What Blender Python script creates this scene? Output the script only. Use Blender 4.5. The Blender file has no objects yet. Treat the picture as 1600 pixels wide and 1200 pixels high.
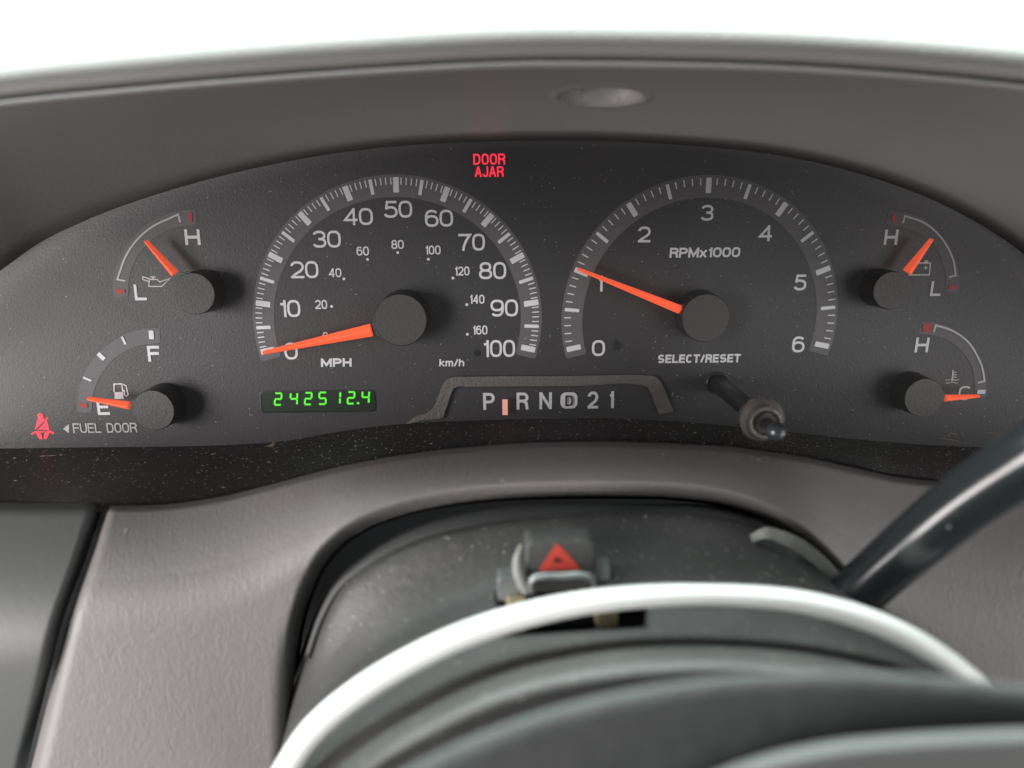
import bpy, bmesh, math, random
from mathutils import Vector, Matrix
random.seed(7)
sc = bpy.context.scene
C = sc.collection

# ------------------------------------------------------------------ frame: dial-plate coordinates (u right, v up, w towards the driver)
FPX, D = 1200.0, 0.27
TH, PH, RO = 0.2213, 0.0, 0.0105
LEAN = math.radians(18)
M = Matrix.Rotation(RO, 3, 'Z') @ Matrix.Rotation(PH, 3, 'Y') @ Matrix.Rotation(TH, 3, 'X')
MT = M.transposed()
B = Matrix(((1, 0, 0), (0, math.sin(LEAN), -math.cos(LEAN)), (0, math.cos(LEAN), math.sin(LEAN))))
EYE = MT @ Vector((0, 0, D))

def Q(px, py, w=0.0):
    """photo position at a depth of w metres in front of the dial plate -> dial-plate coordinates"""
    d = MT @ Vector(((px - 800) / FPX, (600 - py) / FPX, -1))
    t = (w - EYE.z) / d.z
    return EYE + d * t
def W(p): return B @ Vector(p)
def P(px, py, w=0.0): return B @ Q(px, py, w)

# ------------------------------------------------------------------ camera, light, exposure
cam_d = bpy.data.cameras.new('camera'); cam = bpy.data.objects.new('camera', cam_d); C.objects.link(cam)
cam.matrix_world = Matrix.Translation(B @ EYE) @ (B @ MT).to_4x4()
cam_d.lens = 27; cam_d.sensor_width = 36; cam_d.clip_start = 0.005; cam_d.clip_end = 50
cam_d.dof.use_dof = True; cam_d.dof.focus_distance = D * 0.97; cam_d.dof.aperture_fstop = 6.3
sc.camera = cam
world = bpy.data.worlds.new("World"); sc.world = world; world.use_nodes = True
bg = world.node_tree.nodes['Background']; bg.inputs[0].default_value = (0.90, 0.97, 1.0, 1); bg.inputs[1].default_value = 0.18
def area(name, loc, target, sx, sy, power, col):
    l = bpy.data.lights.new(name, 'AREA'); l.shape = 'RECTANGLE'; l.size = sx; l.size_y = sy; l.energy = power; l.color = col
    o = bpy.data.objects.new(name, l); C.objects.link(o); o.location = loc
    o.rotation_euler = (Vector(target) - Vector(loc)).to_track_quat('-Z', 'Y').to_euler(); return o
area('windscreen_daylight', (-0.12, 0.55, 0.66), (0, 0.02, 0.02), 2.2, 0.75, 140.0, (0.90, 1.0, 0.965))
area('open_door_daylight', (-0.76, -0.56, 0.06), (-0.05, -0.03, -0.02), 0.55, 0.62, 20.5, (1.0, 0.955, 0.94))
area('side_window_daylight', (0.85, -0.65, 0.02), (0.0, -0.03, 0.0), 0.9, 0.8, 10.5, (1.0, 0.975, 0.96))
sc.view_settings.view_transform = 'Standard'; sc.view_settings.look = 'None'
sc.view_settings.exposure = 0.0; sc.view_settings.gamma = 1.0
sc.cycles.use_denoising = True
sc.cycles.max_bounces = 6

# ------------------------------------------------------------------ materials
def mat(name, col, rough=0.6, bump=0.0, scale=900, spec=0.5, metal=0.0, emit=None, estr=0.0, mottle=0.0, mscale=20,
        speck=0.0, speck_scale=500, speck_col=(0.3, 0.28, 0.25), coat=0.0, stretch=None, bdist=0.0002, sheen=0.0, detail=4, distort=0.0):
    m = bpy.data.materials.new(name); m.use_nodes = True
    nt = m.node_tree; N = nt.nodes; L = nt.links; b = N['Principled BSDF']
    b.inputs['Base Color'].default_value = (*col, 1); b.inputs['Roughness'].default_value = rough
    b.inputs['Specular IOR Level'].default_value = spec; b.inputs['Metallic'].default_value = metal
    b.inputs['Coat Weight'].default_value = coat; b.inputs['Sheen Weight'].default_value = sheen
    if emit: b.inputs['Emission Color'].default_value = (*emit, 1); b.inputs['Emission Strength'].default_value = estr
    tc = N.new('ShaderNodeTexCoord'); vec = tc.outputs['Object']
    last = None
    if mottle:
        n = N.new('ShaderNodeTexNoise'); n.inputs['Scale'].default_value = mscale; n.inputs['Detail'].default_value = 6
        L.new(vec, n.inputs['Vector'])
        r = N.new('ShaderNodeMapRange'); r.inputs[1].default_value = 0.3; r.inputs[2].default_value = 0.7
        r.inputs[3].default_value = 1 - mottle; r.inputs[4].default_value = 1 + mottle; L.new(n.outputs['Fac'], r.inputs[0])
        v = N.new('ShaderNodeVectorMath'); v.operation = 'SCALE'; v.inputs[0].default_value = col; L.new(r.outputs[0], v.inputs['Scale'])
        last = v.outputs[0]; L.new(last, b.inputs['Base Color'])
    if speck:
        vo = N.new('ShaderNodeTexVoronoi'); vo.inputs['Scale'].default_value = speck_scale; L.new(vec, vo.inputs['Vector'])
        sep = N.new('ShaderNodeSeparateColor'); L.new(vo.outputs['Color'], sep.inputs[0])
        thr = N.new('ShaderNodeMath'); thr.operation = 'GREATER_THAN'; thr.inputs[1].default_value = 1 - speck; L.new(sep.outputs[0], thr.inputs[0])
        sz = N.new('ShaderNodeMath'); sz.operation = 'LESS_THAN'; sz.inputs[1].default_value = 0.28; L.new(vo.outputs['Distance'], sz.inputs[0])
        mu = N.new('ShaderNodeMath'); mu.operation = 'MULTIPLY'; L.new(thr.outputs[0], mu.inputs[0]); L.new(sz.outputs[0], mu.inputs[1])
        mu2 = N.new('ShaderNodeMath'); mu2.operation = 'MULTIPLY'; L.new(mu.outputs[0], mu2.inputs[0]); L.new(sep.outputs[1], mu2.inputs[1])
        mx = N.new('ShaderNodeMix'); mx.data_type = 'RGBA'; L.new(mu2.outputs[0], mx.inputs[0])
        mx.inputs[6].default_value = (*col, 1); mx.inputs[7].default_value = (*speck_col, 1)
        if last: L.new(last, mx.inputs[6])
        L.new(mx.outputs[2], b.inputs['Base Color'])
    if bump:
        n = N.new('ShaderNodeTexNoise'); n.inputs['Scale'].default_value = scale; n.inputs['Detail'].default_value = detail; n.inputs['Distortion'].default_value = distort
        if stretch:
            mp = N.new('ShaderNodeMapping'); mp.inputs['Scale'].default_value = stretch; mp.inputs['Rotation'].default_value = (0, 0, 0)
            L.new(vec, mp.inputs[0]); L.new(mp.outputs[0], n.inputs['Vector'])
        else: L.new(vec, n.inputs['Vector'])
        bp = N.new('ShaderNodeBump'); bp.inputs['Strength'].default_value = bump; bp.inputs['Distance'].default_value = bdist
        L.new(n.outputs['Fac'], bp.inputs['Height']); L.new(bp.outputs[0], b.inputs['Normal'])
    return m

M_face = mat('matte_black_dial', (0.036, 0.035, 0.037), 0.5, 0.5, 1400, 0.5, mottle=0.10, mscale=25, speck=0.02, speck_scale=1300, speck_col=(0.30, 0.29, 0.28))
M_cap = mat('grained_black_cap', (0.052, 0.050, 0.049), 0.5, 0.6, 1500, 0.5)
M_capside = mat('smooth_black_side', (0.018, 0.018, 0.019), 0.35, 0, spec=0.5)
M_band = mat('grey_scale_print', (0.115, 0.112, 0.118), 0.6, 0.3, 1500)
M_white = mat('white_print', (0.72, 0.72, 0.75), 0.6, 0.2, 1500)
M_line = mat('pale_line_print', (0.55, 0.55, 0.55), 0.6)
M_redmark = mat('red_print', (0.42, 0.03, 0.02), 0.6)
M_needle = mat('orange_needle', (0.95, 0.11, 0.035), 0.45, emit=(1.0, 0.125, 0.05), estr=0.6)
M_red = mat('red_backlit', (0.2, 0.01, 0.01), 0.5, emit=(1.0, 0.028, 0.07), estr=1.1)
M_green = mat('green_segment', (0.02, 0.1, 0.01), 0.5, emit=(0.10, 1.0, 0.03), estr=0.95)
M_odo = mat('dark_green_display', (0.010, 0.024, 0.012), 0.35)
M_floor = mat('dusty_black_plastic', (0.014, 0.0138, 0.0135), 0.62, 0.25, 500, 0.3, mottle=0.35, mscale=45, speck=0.10, speck_scale=700, speck_col=(0.35, 0.33, 0.30))
M_lining = mat('dark_hood_vinyl', (0.095, 0.090, 0.090), 0.55, 0.35, 800, 0.5, mottle=0.05, mscale=12)
M_pad = mat('padded_dash_vinyl', (0.078, 0.074, 0.072), 0.65, 0.5, 900, 0.5, bdist=0.0003, mottle=0.05)
M_panel = mat('grey_grained_vinyl', (0.132, 0.125, 0.123), 0.52, 0.42, 420, 0.45, bdist=0.0004, stretch=(1.3, 0.62, 0.62), distort=1.4, mottle=0.05, mscale=10, detail=6)
M_side = mat('side_panel_vinyl', (0.076, 0.079, 0.077), 0.5, 0.3, 500, 0.5, mottle=0.05)
M_shroud = mat('dusty_black_shroud', (0.037, 0.037, 0.036), 0.58, 0.9, 420, 0.5, bdist=0.0003, mottle=0.35, mscale=30, speck=0.06, speck_scale=900, speck_col=(0.22, 0.21, 0.19))
M_black = mat('black_plastic', (0.012, 0.012, 0.013), 0.32, 0.2, 500, 0.5)
M_glint_ring = mat('satin_black_ring', (0.014, 0.015, 0.015), 0.55, 0.4, 500, 0.4)
M_stalk = mat('gloss_black_lever', (0.010, 0.012, 0.013), 0.20, 0.0, 260, 0.7, speck=0.03, speck_scale=300, speck_col=(0.15, 0.15, 0.14))
M_highlight = mat('white_highlight_strip', (0.62, 0.63, 0.62), 0.30, coat=0.3)  # white colour stands for the column's blown-out highlight
M_frame = mat('grained_grey_trim', (0.115, 0.105, 0.10), 0.5, 1.0, 900, 0.5, bdist=0.0004)
M_wheel = mat('wheel_hub_vinyl', (0.038, 0.041, 0.040), 0.75, 0.6, 220, 0.25, bdist=0.0008, mottle=0.12, mscale=30)
M_wheel_highlight = mat('wheel_hub_highlight', (0.050, 0.053, 0.052), 0.7)  # lighter copy of the hub vinyl, carries its painted highlight
M_metal = mat('worn_switch_metal', (0.28, 0.30, 0.30), 0.4, 0.5, 300, metal=0.5, mottle=0.4, mscale=120)
M_rust = mat('dirty_yellow_spring', (0.20, 0.16, 0.09), 0.7, 0.9, 400, mottle=0.5, mscale=150)
M_haz = mat('red_hazard_print', (0.42, 0.04, 0.025), 0.6)
M_plate = mat('dusty_grey_plate', (0.20, 0.20, 0.18), 0.8, 0.8, 400, mottle=0.35, mscale=150, bdist=0.0005)
M_dust = mat('pale_dust', (0.42, 0.40, 0.37), 0.9)
M_dust2 = mat('brown_dust', (0.20, 0.15, 0.10), 0.9)
M_ball = mat('black_knob', (0.025, 0.027, 0.03), 0.22, 0.15, 600)
M_point = mat('glowing_pointer', (0.7, 0.3, 0.25), 0.5, emit=(1.0, 0.45, 0.35), estr=0.42)
M_clear = bpy.data.materials.new('clear_lens'); M_clear.use_nodes = True
nt = M_clear.node_tree; nt.nodes.clear()
_o = nt.nodes.new('ShaderNodeOutputMaterial'); _m = nt.nodes.new('ShaderNodeMixShader'); _t = nt.nodes.new('ShaderNodeBsdfTransparent')
_g = nt.nodes.new('ShaderNodeBsdfGlossy'); _g.inputs['Roughness'].default_value = 0.12
_f = nt.nodes.new('ShaderNodeFresnel'); _f.inputs['IOR'].default_value = 1.22
_t.inputs[0].default_value = (0.97, 0.97, 0.97, 1)
nt.links.new(_f.outputs[0], _m.inputs[0]); nt.links.new(_t.outputs[0], _m.inputs[1]); nt.links.new(_g.outputs[0], _m.inputs[2]); _d = nt.nodes.new('ShaderNodeBsdfDiffuse'); _d.inputs[0].default_value = (0.55, 0.52, 0.50, 1)
_m2 = nt.nodes.new('ShaderNodeMixShader'); _tc = nt.nodes.new('ShaderNodeTexCoord'); _n = nt.nodes.new('ShaderNodeTexNoise'); _n.inputs['Scale'].default_value = 14; _n.inputs['Detail'].default_value = 8
_r = nt.nodes.new('ShaderNodeMapRange'); _r.inputs[1].default_value = 0.3; _r.inputs[2].default_value = 0.72; _r.inputs[3].default_value = 0.004; _r.inputs[4].default_value = 0.014
nt.links.new(_tc.outputs['Object'], _n.inputs['Vector']); nt.links.new(_n.outputs['Fac'], _r.inputs[0]); nt.links.new(_r.outputs[0], _m2.inputs[0])
nt.links.new(_m.outputs[0], _m2.inputs[1]); nt.links.new(_d.outputs[0], _m2.inputs[2]); nt.links.new(_m2.outputs[0], _o.inputs[0])
M_collar = bpy.data.materials.new('smoky_clear_plastic'); M_collar.use_nodes = True
_b = M_collar.node_tree.nodes['Principled BSDF']; _b.inputs['Base Color'].default_value = (0.40, 0.37, 0.345, 1); _b.inputs['Transmission Weight'].default_value = 0.45; _b.inputs['Coat Weight'].default_value = 0.6
_b.inputs['Roughness'].default_value = 0.07; _b.inputs['IOR'].default_value = 1.35

# ------------------------------------------------------------------ object helpers
def tag(o, label=None, cat=None, group=None, kind=None):
    if label: o['label'] = label
    if cat: o['category'] = cat
    if group: o['group'] = group
    if kind: o['kind'] = kind
    return o
def link(name, me, m=None, parent=None, smooth=False):
    o = bpy.data.objects.new(name, me); C.objects.link(o)
    if m is not None: me.materials.append(m)
    if smooth:
        for p in me.polygons: p.use_smooth = True
    if parent: o.parent = parent; o.matrix_parent_inverse = Matrix.Translation(-parent.location)
    return o
def mesh(name, vs, fs, m=None, parent=None, smooth=False):
    me = bpy.data.meshes.new(name); me.from_pydata([tuple(v) for v in vs], [], fs); me.update()
    return link(name, me, m, parent, smooth)
def root(name, loc, label, cat, group=None):
    o = bpy.data.objects.new(name, None); C.objects.link(o); o.location = loc; o.empty_display_size = 0.01
    return tag(o, label, cat, group)

def cr(a, b, c, d, t):
    t2, t3 = t * t, t * t * t
    return ((b * 2) + (c - a) * t + (a * 2 - b * 5 + c * 4 - d) * t2 + (b * 3 - a - c * 3 + d) * t3) * 0.5
def spline(pts, n):
    """Catmull-Rom through pts (Vectors), n samples, parameter by chord length"""
    pts = [Vector(p) for p in pts]; k = len(pts)
    L = [0]
    for i in range(1, k): L.append(L[-1] + max((pts[i] - pts[i-1]).length, 1e-9))
    out = []
    for j in range(n):
        s = L[-1] * j / (n - 1); i = 0
        while i < k - 2 and L[i+1] < s: i += 1
        t = (s - L[i]) / (L[i+1] - L[i])
        a = pts[i-1] if i > 0 else pts[i] * 2 - pts[i+1]; d = pts[i+2] if i + 2 < k else pts[i+1] * 2 - pts[i]
        # non-uniform tangents
        h = L[i+1] - L[i]; h0 = L[i] - L[i-1] if i > 0 else h; h2 = L[i+2] - L[i+1] if i + 2 < k else h
        m1 = ((pts[i+1] - pts[i]) / h * h0 + (pts[i] - a) / h0 * h) / (h + h0) * h
        m2 = ((d - pts[i+1]) / h2 * h + (pts[i+1] - pts[i]) / h * h2) / (h + h2) * h
        t2, t3 = t*t, t*t*t
        out.append(pts[i] * (2*t3 - 3*t2 + 1) + m1 * (t3 - 2*t2 + t) + pts[i+1] * (-2*t3 + 3*t2) + m2 * (t3 - t2))
    return out
def fy(pts, x):
    """smooth y(x) through pts"""
    k = len(pts)
    if x <= pts[0][0]: return pts[0][1] + (x - pts[0][0]) * (pts[1][1] - pts[0][1]) / (pts[1][0] - pts[0][0])
    if x >= pts[-1][0]: return pts[-1][1] + (x - pts[-1][0]) * (pts[-1][1] - pts[-2][1]) / (pts[-1][0] - pts[-2][0])
    i = 0
    while pts[i+1][0] < x: i += 1
    def sl(a, b): return (pts[b][1] - pts[a][1]) / (pts[b][0] - pts[a][0])
    h = pts[i+1][0] - pts[i][0]; t = (x - pts[i][0]) / h; s = sl(i, i+1)
    m1 = (s + sl(i-1, i)) / 2 if i > 0 else s
    m2 = (s + sl(i+1, i+2)) / 2 if i + 2 < k else s
    t2, t3 = t*t, t*t*t
    return pts[i][1] * (2*t3 - 3*t2 + 1) + m1*h * (t3 - 2*t2 + t) + pts[i+1][1] * (-2*t3 + 3*t2) + m2*h * (t3 - t2)
def sst(a, b, x):
    t = min(1, max(0, (x - a) / (b - a))); return t*t*(3 - 2*t)
def grid(name, rows, m, parent=None, smooth=True, closed=False):
    n = len(rows[0]); vs = [v for r in rows for v in r]; fs = []
    for i in range(len(rows) - 1):
        for j in range(n - 1 + (1 if closed else 0)):
            j2 = (j + 1) % n
            fs.append((i*n + j, i*n + j2, (i+1)*n + j2, (i+1)*n + j))
    return mesh(name, vs, fs, m, parent, smooth)
def loft(name, rows, m, nu=80, nv=8, parent=None):
    """rows: lists of photo-positions (px,py,w); smooth surface through them"""
    R = [spline([P(*p) for p in r], nu) for r in rows]
    cols = [spline([R[i][j] for i in range(len(R))], (len(R) - 1) * nv + 1) for j in range(nu)]
    return grid(name, [[cols[j][i] for j in range(nu)] for i in range((len(R) - 1) * nv + 1)], m, parent)
def tube(name, pts, radii, m, parent=None, seg=20, n=40, flat=1.0, up=None):
    pts = spline(pts, n); rs = spline([Vector((r, 0, 0)) for r in radii], n)
    rows = []; up = up or Vector((0, 0, 1))
    for i, p in enumerate(pts):
        t = (pts[min(i+1, n-1)] - pts[max(i-1, 0)]).normalized()
        a = t.cross(up).normalized(); b2 = a.cross(t).normalized(); r = max(rs[i].x, 1e-5)
        rows.append([p + a * (math.cos(2*math.pi*k/seg) * r * flat) + b2 * (math.sin(2*math.pi*k/seg) * r) for k in range(seg)])
    c0, c1 = [pts[0]] * seg, [pts[-1]] * seg
    return grid(name, [c0] + rows + [c1], m, parent, True, True)

# flat print in the dial plane ---------------------------------------------------------------
def uv_scale(px, py, w=0.0):
    return (Q(px + 1, py, w) - Q(px - 1, py, w)).length / 2, (Q(px, py + 1, w) - Q(px, py - 1, w)).length / 2
class Print:
    """collects thin flat polygons a hair above the dial plate"""
    def __init__(s): s.v = []; s.f = []; s.k = 0
    def poly(s, pts, h=0.00015):   # pts in plane coords
        h = h + s.k * 0.000006; s.k = (s.k + 1) % 12; i = len(s.v)
        s.v += [W((p[0], p[1], h)) for p in pts]; s.f.append(tuple(range(i, i + len(pts))))
    def px(s, pts, h=0.00015, w=0.0): s.poly([Q(x, y, w) for x, y in pts], h)
    def strip(s, L, R, h=0.00015):
        h = h + s.k * 0.000006; s.k = (s.k + 1) % 12; i = len(s.v); n = len(L)
        s.v += [W((p[0], p[1], h)) for p in L] + [W((p[0], p[1], h)) for p in R]
        for j in range(n - 1): s.f.append((i+j, i+j+1, i+n+j+1, i+n+j))
    def stroke(s, pts, t, h=0.00015, cap0=False, cap1=False, closed=False):
        pts = [Vector((p[0], p[1])) for p in pts]
        if closed: pts = pts + [pts[0]]
        n = len(pts); Ls, Rs = [], []
        if cap0 and not closed: pts[0] = pts[0] + (pts[0] - pts[1]).normalized() * t / 2
        if cap1 and not closed: pts[-1] = pts[-1] + (pts[-1] - pts[-2]).normalized() * t / 2
        for i in range(n):
            if closed: a, b = pts[i-1 if i > 0 else n-2], pts[(i+1) if i < n-1 else 1]
            else: a, b = pts[max(i-1, 0)], pts[min(i+1, n-1)]
            d1 = (pts[i] - a); d2 = (b - pts[i])
            d1 = d1.normalized() if d1.length > 1e-12 else d2.normalized()
            d2 = d2.normalized() if d2.length > 1e-12 else d1
            nn = Vector((-d1.y - d2.y, d1.x + d2.x))
            nn = nn.normalized() if nn.length > 1e-9 else Vector((-d1.y, d1.x))
            c = max(0.45, nn.dot(Vector((-d1.y, d1.x))))
            Ls.append(pts[i] + nn * (t/2/c)); Rs.append(pts[i] - nn * (t/2/c))
        s.strip(Ls, Rs, h)
    def pxstroke(s, pts, tpx, h=0.00015, **k):
        sc_ = uv_scale(*pts[0])[0]; s.stroke([Q(x, y).xy for x, y in pts], tpx * sc_, h, **k)
    def build(s, name, m, parent=None): return mesh(name, s.v, s.f, m, parent)

def se(cx, cy, rx, ry, a0, a1, e=2.5, n=22):
    """superellipse arc, degrees"""
    o = []
    for i in range(n + 1):
        a = math.radians(a0 + (a1 - a0) * i / n); c, s_ = math.cos(a), math.sin(a)
        o.append((cx + rx * math.copysign(abs(c) ** (2/e), c), cy + ry * math.copysign(abs(s_) ** (2/e), s_)))
    return o
T_, F_ = True, False
GL = {   # centre-line strokes in a unit box: (points, cap, cap[, closed])
 '0': (1, [(se(.5, .5, .5, .5, 0, 360, 2.7, 44)[:-1], F_, F_, T_)]),
 'O': (1, [(se(.5, .5, .5, .5, 0, 360, 2.9, 44)[:-1], F_, F_, T_)]),
 '1': (.42, [([(1, 1), (1, 0)], T_, T_), ([(1, .83), (.1, .79)], F_, F_)]),
 '2': (1, [(se(.5, .70, .5, .30, 172, -30, 2.3, 20) + [(.72, .38), (.25, .17), (.03, .0)], F_, F_), ([(0, 0), (1, 0)], T_, T_)]),
 '3': (1, [(se(.5, .75, .46, .25, 165, -75, 2.3, 18) + [(.42, .52)], F_, F_), ([(.42, .52)] + se(.5, .26, .5, .26, 80, -165, 2.4, 20), F_, F_)]),
 '4': (1, [([(.76, 1), (.76, 0)], T_, T_), ([(.76, 1), (.0, .27), (1.06, .27)], F_, F_)]),
 '5': (1, [([(.93, 1), (.2, 1), (.1, .50)], T_, F_), ([(.1, .52)] + se(.48, .32, .52, .32, 118, -160, 2.4, 24), F_, F_)]),
 '6': (1, [(se(.5, .32, .5, .32, 0, 360, 2.4, 36)[:-1], F_, F_, T_), (se(.52, .5, .52, .5, 42, 190, 2.6, 22), F_, F_)]),
 '7': (1, [([(0, 1), (1, 1), (.62, .6), (.42, .25), (.36, 0)], T_, T_)]),
 '8': (1, [(se(.5, .76, .43, .24, 0, 360, 2.4, 32)[:-1], F_, F_, T_), (se(.5, .26, .5, .26, 0, 360, 2.4, 32)[:-1], F_, F_, T_)]),
 '9': (1, [(se(.5, .68, .5, .32, 0, 360, 2.4, 36)[:-1], F_, F_, T_), (se(.48, .5, .52, .5, 10, -138, 2.6, 22), F_, F_)]),
 'A': (1, [([(0, 0), (.44, 1), (.56, 1), (1, 0)], T_, T_), ([(.17, .32), (.83, .32)], F_, F_)]),
 'C': (1, [(se(.5, .5, .5, .5, 42, 318, 2.6, 34), F_, F_)]),
 'D': (1, [([(0, 0), (0, 1)], T_, T_), ([(0, 1), (.45, 1)] + se(.45, .5, .55, .5, 88, -88, 2.5, 22) + [(.45, 0), (0, 0)], F_, F_)]),
 'E': (.9, [([(0, 0), (0, 1)], T_, T_), ([(0, 1), (.97, 1)], F_, T_), ([(0, .52), (.9, .52)], F_, T_), ([(0, 0), (1, 0)], F_, T_)]),
 'F': (.9, [([(0, 0), (0, 1)], T_, T_), ([(0, 1), (1, 1)], F_, T_), ([(0, .52), (.92, .52)], F_, T_)]),
 'H': (1, [([(0, 0), (0, 1)], T_, T_), ([(1, 0), (1, 1)], T_, T_), ([(0, .5), (1, .5)], F_, F_)]),
 'J': (.8, [([(1, 1)] + [(1, .4)] + se(.5, .32, .5, .32, 0, -170, 2.4, 18), T_, F_)]),
 'L': (.85, [([(0, 1), (0, 0), (1, 0)], T_, T_)]),
 'M': (1.3, [([(0, 0), (0, 1)], T_, T_), ([(1, 0), (1, 1)], T_, T_), ([(0.02, 1), (.5, .1), (.98, 1)], F_, F_)]),
 'N': (1, [([(0, 0), (0, 1)], T_, T_), ([(1, 0), (1, 1)], T_, T_), ([(0.04, 1), (.96, 0)], F_, F_)]),
 'P': (1, [([(0, 0), (0, 1)], T_, T_), ([(0, 1), (.5, 1)] + se(.5, .73, .5, .27, 88, -88, 2.4, 16) + [(.5, .46), (0, .46)], F_, F_)]),
 'R': (1, [([(0, 0), (0, 1)], T_, T_), ([(0, 1), (.5, 1)] + se(.5, .75, .5, .25, 88, -88, 2.4, 16) + [(.5, .5), (0, .5)], F_, F_), ([(.6, .48), (.92, .36), (1, 0)], F_, T_)]),
 'S': (1, [(se(.5, .74, .48, .26, 25, 250, 2.5, 20) + [(.6, .485)] + se(.5, .25, .5, .25, 72, -160, 2.5, 20), F_, F_)]),
 'T': (.95, [([(0, 1), (1, 1)], T_, T_), ([(.5, 1), (.5, 0)], F_, T_)]),
 'U': (1, [([(0, 1), (0, .4)] + se(.5, .35, .5, .35, 180, 360, 2.5, 22) + [(1, .4), (1, 1)], T_, T_)]),
 '/': (.45, [([(-.1, -.08), (1.1, 1.05)], F_, F_)]),
 'x': (.75, [([(0, 0), (1, .70)], T_, T_), ([(0, .70), (1, 0)], T_, T_)]),
 'k': (.75, [([(0, 0), (0, 1)], T_, T_), ([(0, .3), (.9, .72)], F_, T_), ([(.3, .42), (1, 0)], F_, T_)]),
 'm': (1.25, [([(0, 0), (0, .7)], T_, T_), ([(0, .55), (.15, .7), (.38, .7), (.5, .55), (.5, 0)], F_, T_), ([(.5, .55), (.65, .7), (.88, .7), (1, .55), (1, 0)], F_, T_)]),
 'h': (.8, [([(0, 0), (0, 1)], T_, T_), ([(0, .52), (.25, .7), (.75, .7), (1, .5), (1, 0)], F_, T_)]),
 ' ': (.5, []),
}
def write(text, px, py, wpx, hpx, tpx, name, m, parent, gap=1.2, slant=0.0, h=0.0002, rot=0.0, w=0.0):
    """text centred on a photo position, wpx x hpx in size, stroke tpx (photo pixels at the plate)"""
    su, sv = uv_scale(px, py, w); c = Q(px, py, w); t = tpx * (su + sv) / 2
    WW, H = wpx * su, hpx * sv; g = gap * su
    nat = [GL[ch][0] for ch in text]; avail = WW - g * (len(text) - 1) - t * len(text)
    k = avail / sum(nat); pr = Print(); x = -WW / 2
    cr_, sr_ = math.cos(rot), math.sin(rot)
    for ch, nw in zip(text, nat):
        cw = nw * k
        for s_ in GL[ch][1]:
            pts = []
            for (gx, gy) in s_[0]:
                X = x + t/2 + gx * cw; Y = -H/2 + t/2 + gy * (H - t); X += slant * (Y + H/2)
                pts.append((c.x + X * cr_ - Y * sr_, c.y + X * sr_ + Y * cr_))
            pr.stroke(pts, t, h + w, s_[1], s_[2], len(s_) > 3 and s_[3])
        x += cw + t + g
    return pr.build(name, m, parent)
def rrect(cx, cy, wd, ht, r, ang=0.0, n=4):
    o = []
    for (sx, sy, a0) in ((1, 1, 0), (-1, 1, 90), (-1, -1, 180), (1, -1, 270)):
        for i in range(n + 1):
            a = math.radians(a0 + 90 * i / n)
            x = sx * (wd/2 - r) + r * math.cos(a); y = sy * (ht/2 - r) + r * math.sin(a)
            o.append((cx + x * math.cos(ang) - y * math.sin(ang), cy + x * math.sin(ang) + y * math.cos(ang)))
    return o
def tick(px, py, wpx, lpx, ang_px, name, m, parent, h=0.00035):
    """rounded bar; ang_px = photo direction of its length (radians, y up)"""
    a, b = Q(px, py), Q(px + math.cos(ang_px) * 5, py - math.sin(ang_px) * 5); d = (b - a); ang = math.atan2(d.y, d.x)
    s_ = d.length / 5; pr = Print(); pr.poly(rrect(a.x, a.y, lpx * s_, wpx * s_, min(wpx, lpx) * s_ * 0.16, ang), h); return pr.build(name, m, parent)
def disc_px(pr, px, py, r, h=0.0002):
    c = Q(px, py); s_ = uv_scale(px, py)[0]
    pr.poly([(c.x + math.cos(a) * r * s_, c.y + math.sin(a) * r * s_) for a in [2*math.pi*i/14 for i in range(14)]], h)
def band(outer, inner, parent, n=60, name='scale_band', h=0.00012, rc=3.0):
    O = spline([Q(x, y).xy.to_3d() for x, y in outer], n); I = spline([Q(x, y).xy.to_3d() for x, y in inner], n)
    # round the four corners by pulling the end samples in
    def ease(k, tot): 
        return 0.16 * (1 - math.sqrt(max(0, 1 - (1 - k/tot) ** 2)))
    kk = max(1, int(n * 0.02)); A, Bb = list(O), list(I)
    L, R = [], []
    for j in range(n):
        L.append(A[j]); R.append(Bb[j])
    def endcut(a, b, a2, b2):
        out = []
        d = (a - a2).normalized(); wdt = (a - b).length; r = wdt * 0.18; steps = 5
        for i in range(steps + 1):
            th = math.pi/2 * i/steps
            sh = r * (1 - math.cos(th)); fw = r * math.sin(th)
            out.append((a + (b - a).normalized() * sh + d * fw, b + (a - b).normalized() * sh + (b - b2).normalized() * fw))
        return out
    e1 = endcut(L[-1], R[-1], L[-2], R[-2]); e0 = endcut(L[0], R[0], L[1], R[1])
    LL = [p for p, q in reversed(e0)] + L + [p for p, q in e1]; RR = [q for p, q in reversed(e0)] + R + [q for p, q in e1]
    pr = Print(); pr.strip(LL, RR, h); return pr.build(name, M_band, parent)

# ------------------------------------------------------------------ needles and hub caps
def needle(parent, tip, base, wt, wb, w=0.0075, name='needle', m=None):
    A, Bq = Q(*tip, w), Q(*base, w - 0.0002); d = (Bq - A); d.z = 0; d.normalize(); n = Vector((-d.y, d.x, 0)); s_ = uv_scale(*base, w)[0]
    ht, hb = wt * s_ / 2, wb * s_ / 2; dn = Vector((0, 0, 1))
    v = []
    for (p, h_, rise) in ((A, ht, 0.0005), (Bq, hb, 0.0012)):
        v += [p + n*h_ - dn*0.0014, p + n*h_ - dn*0.0002, p + n*h_*0.12 + dn*rise, p - n*h_*0.12 + dn*rise, p - n*h_ - dn*0.0002, p - n*h_ - dn*0.0014]
    k = 6; fs = [(i, (i+1) % k, k + (i+1) % k, k + i) for i in range(k)] + [tuple(range(k))[::-1], tuple(range(k, 2*k))]
    o = mesh(name, [W(p) for p in v], fs, m or M_needle, parent)
    return o
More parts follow.
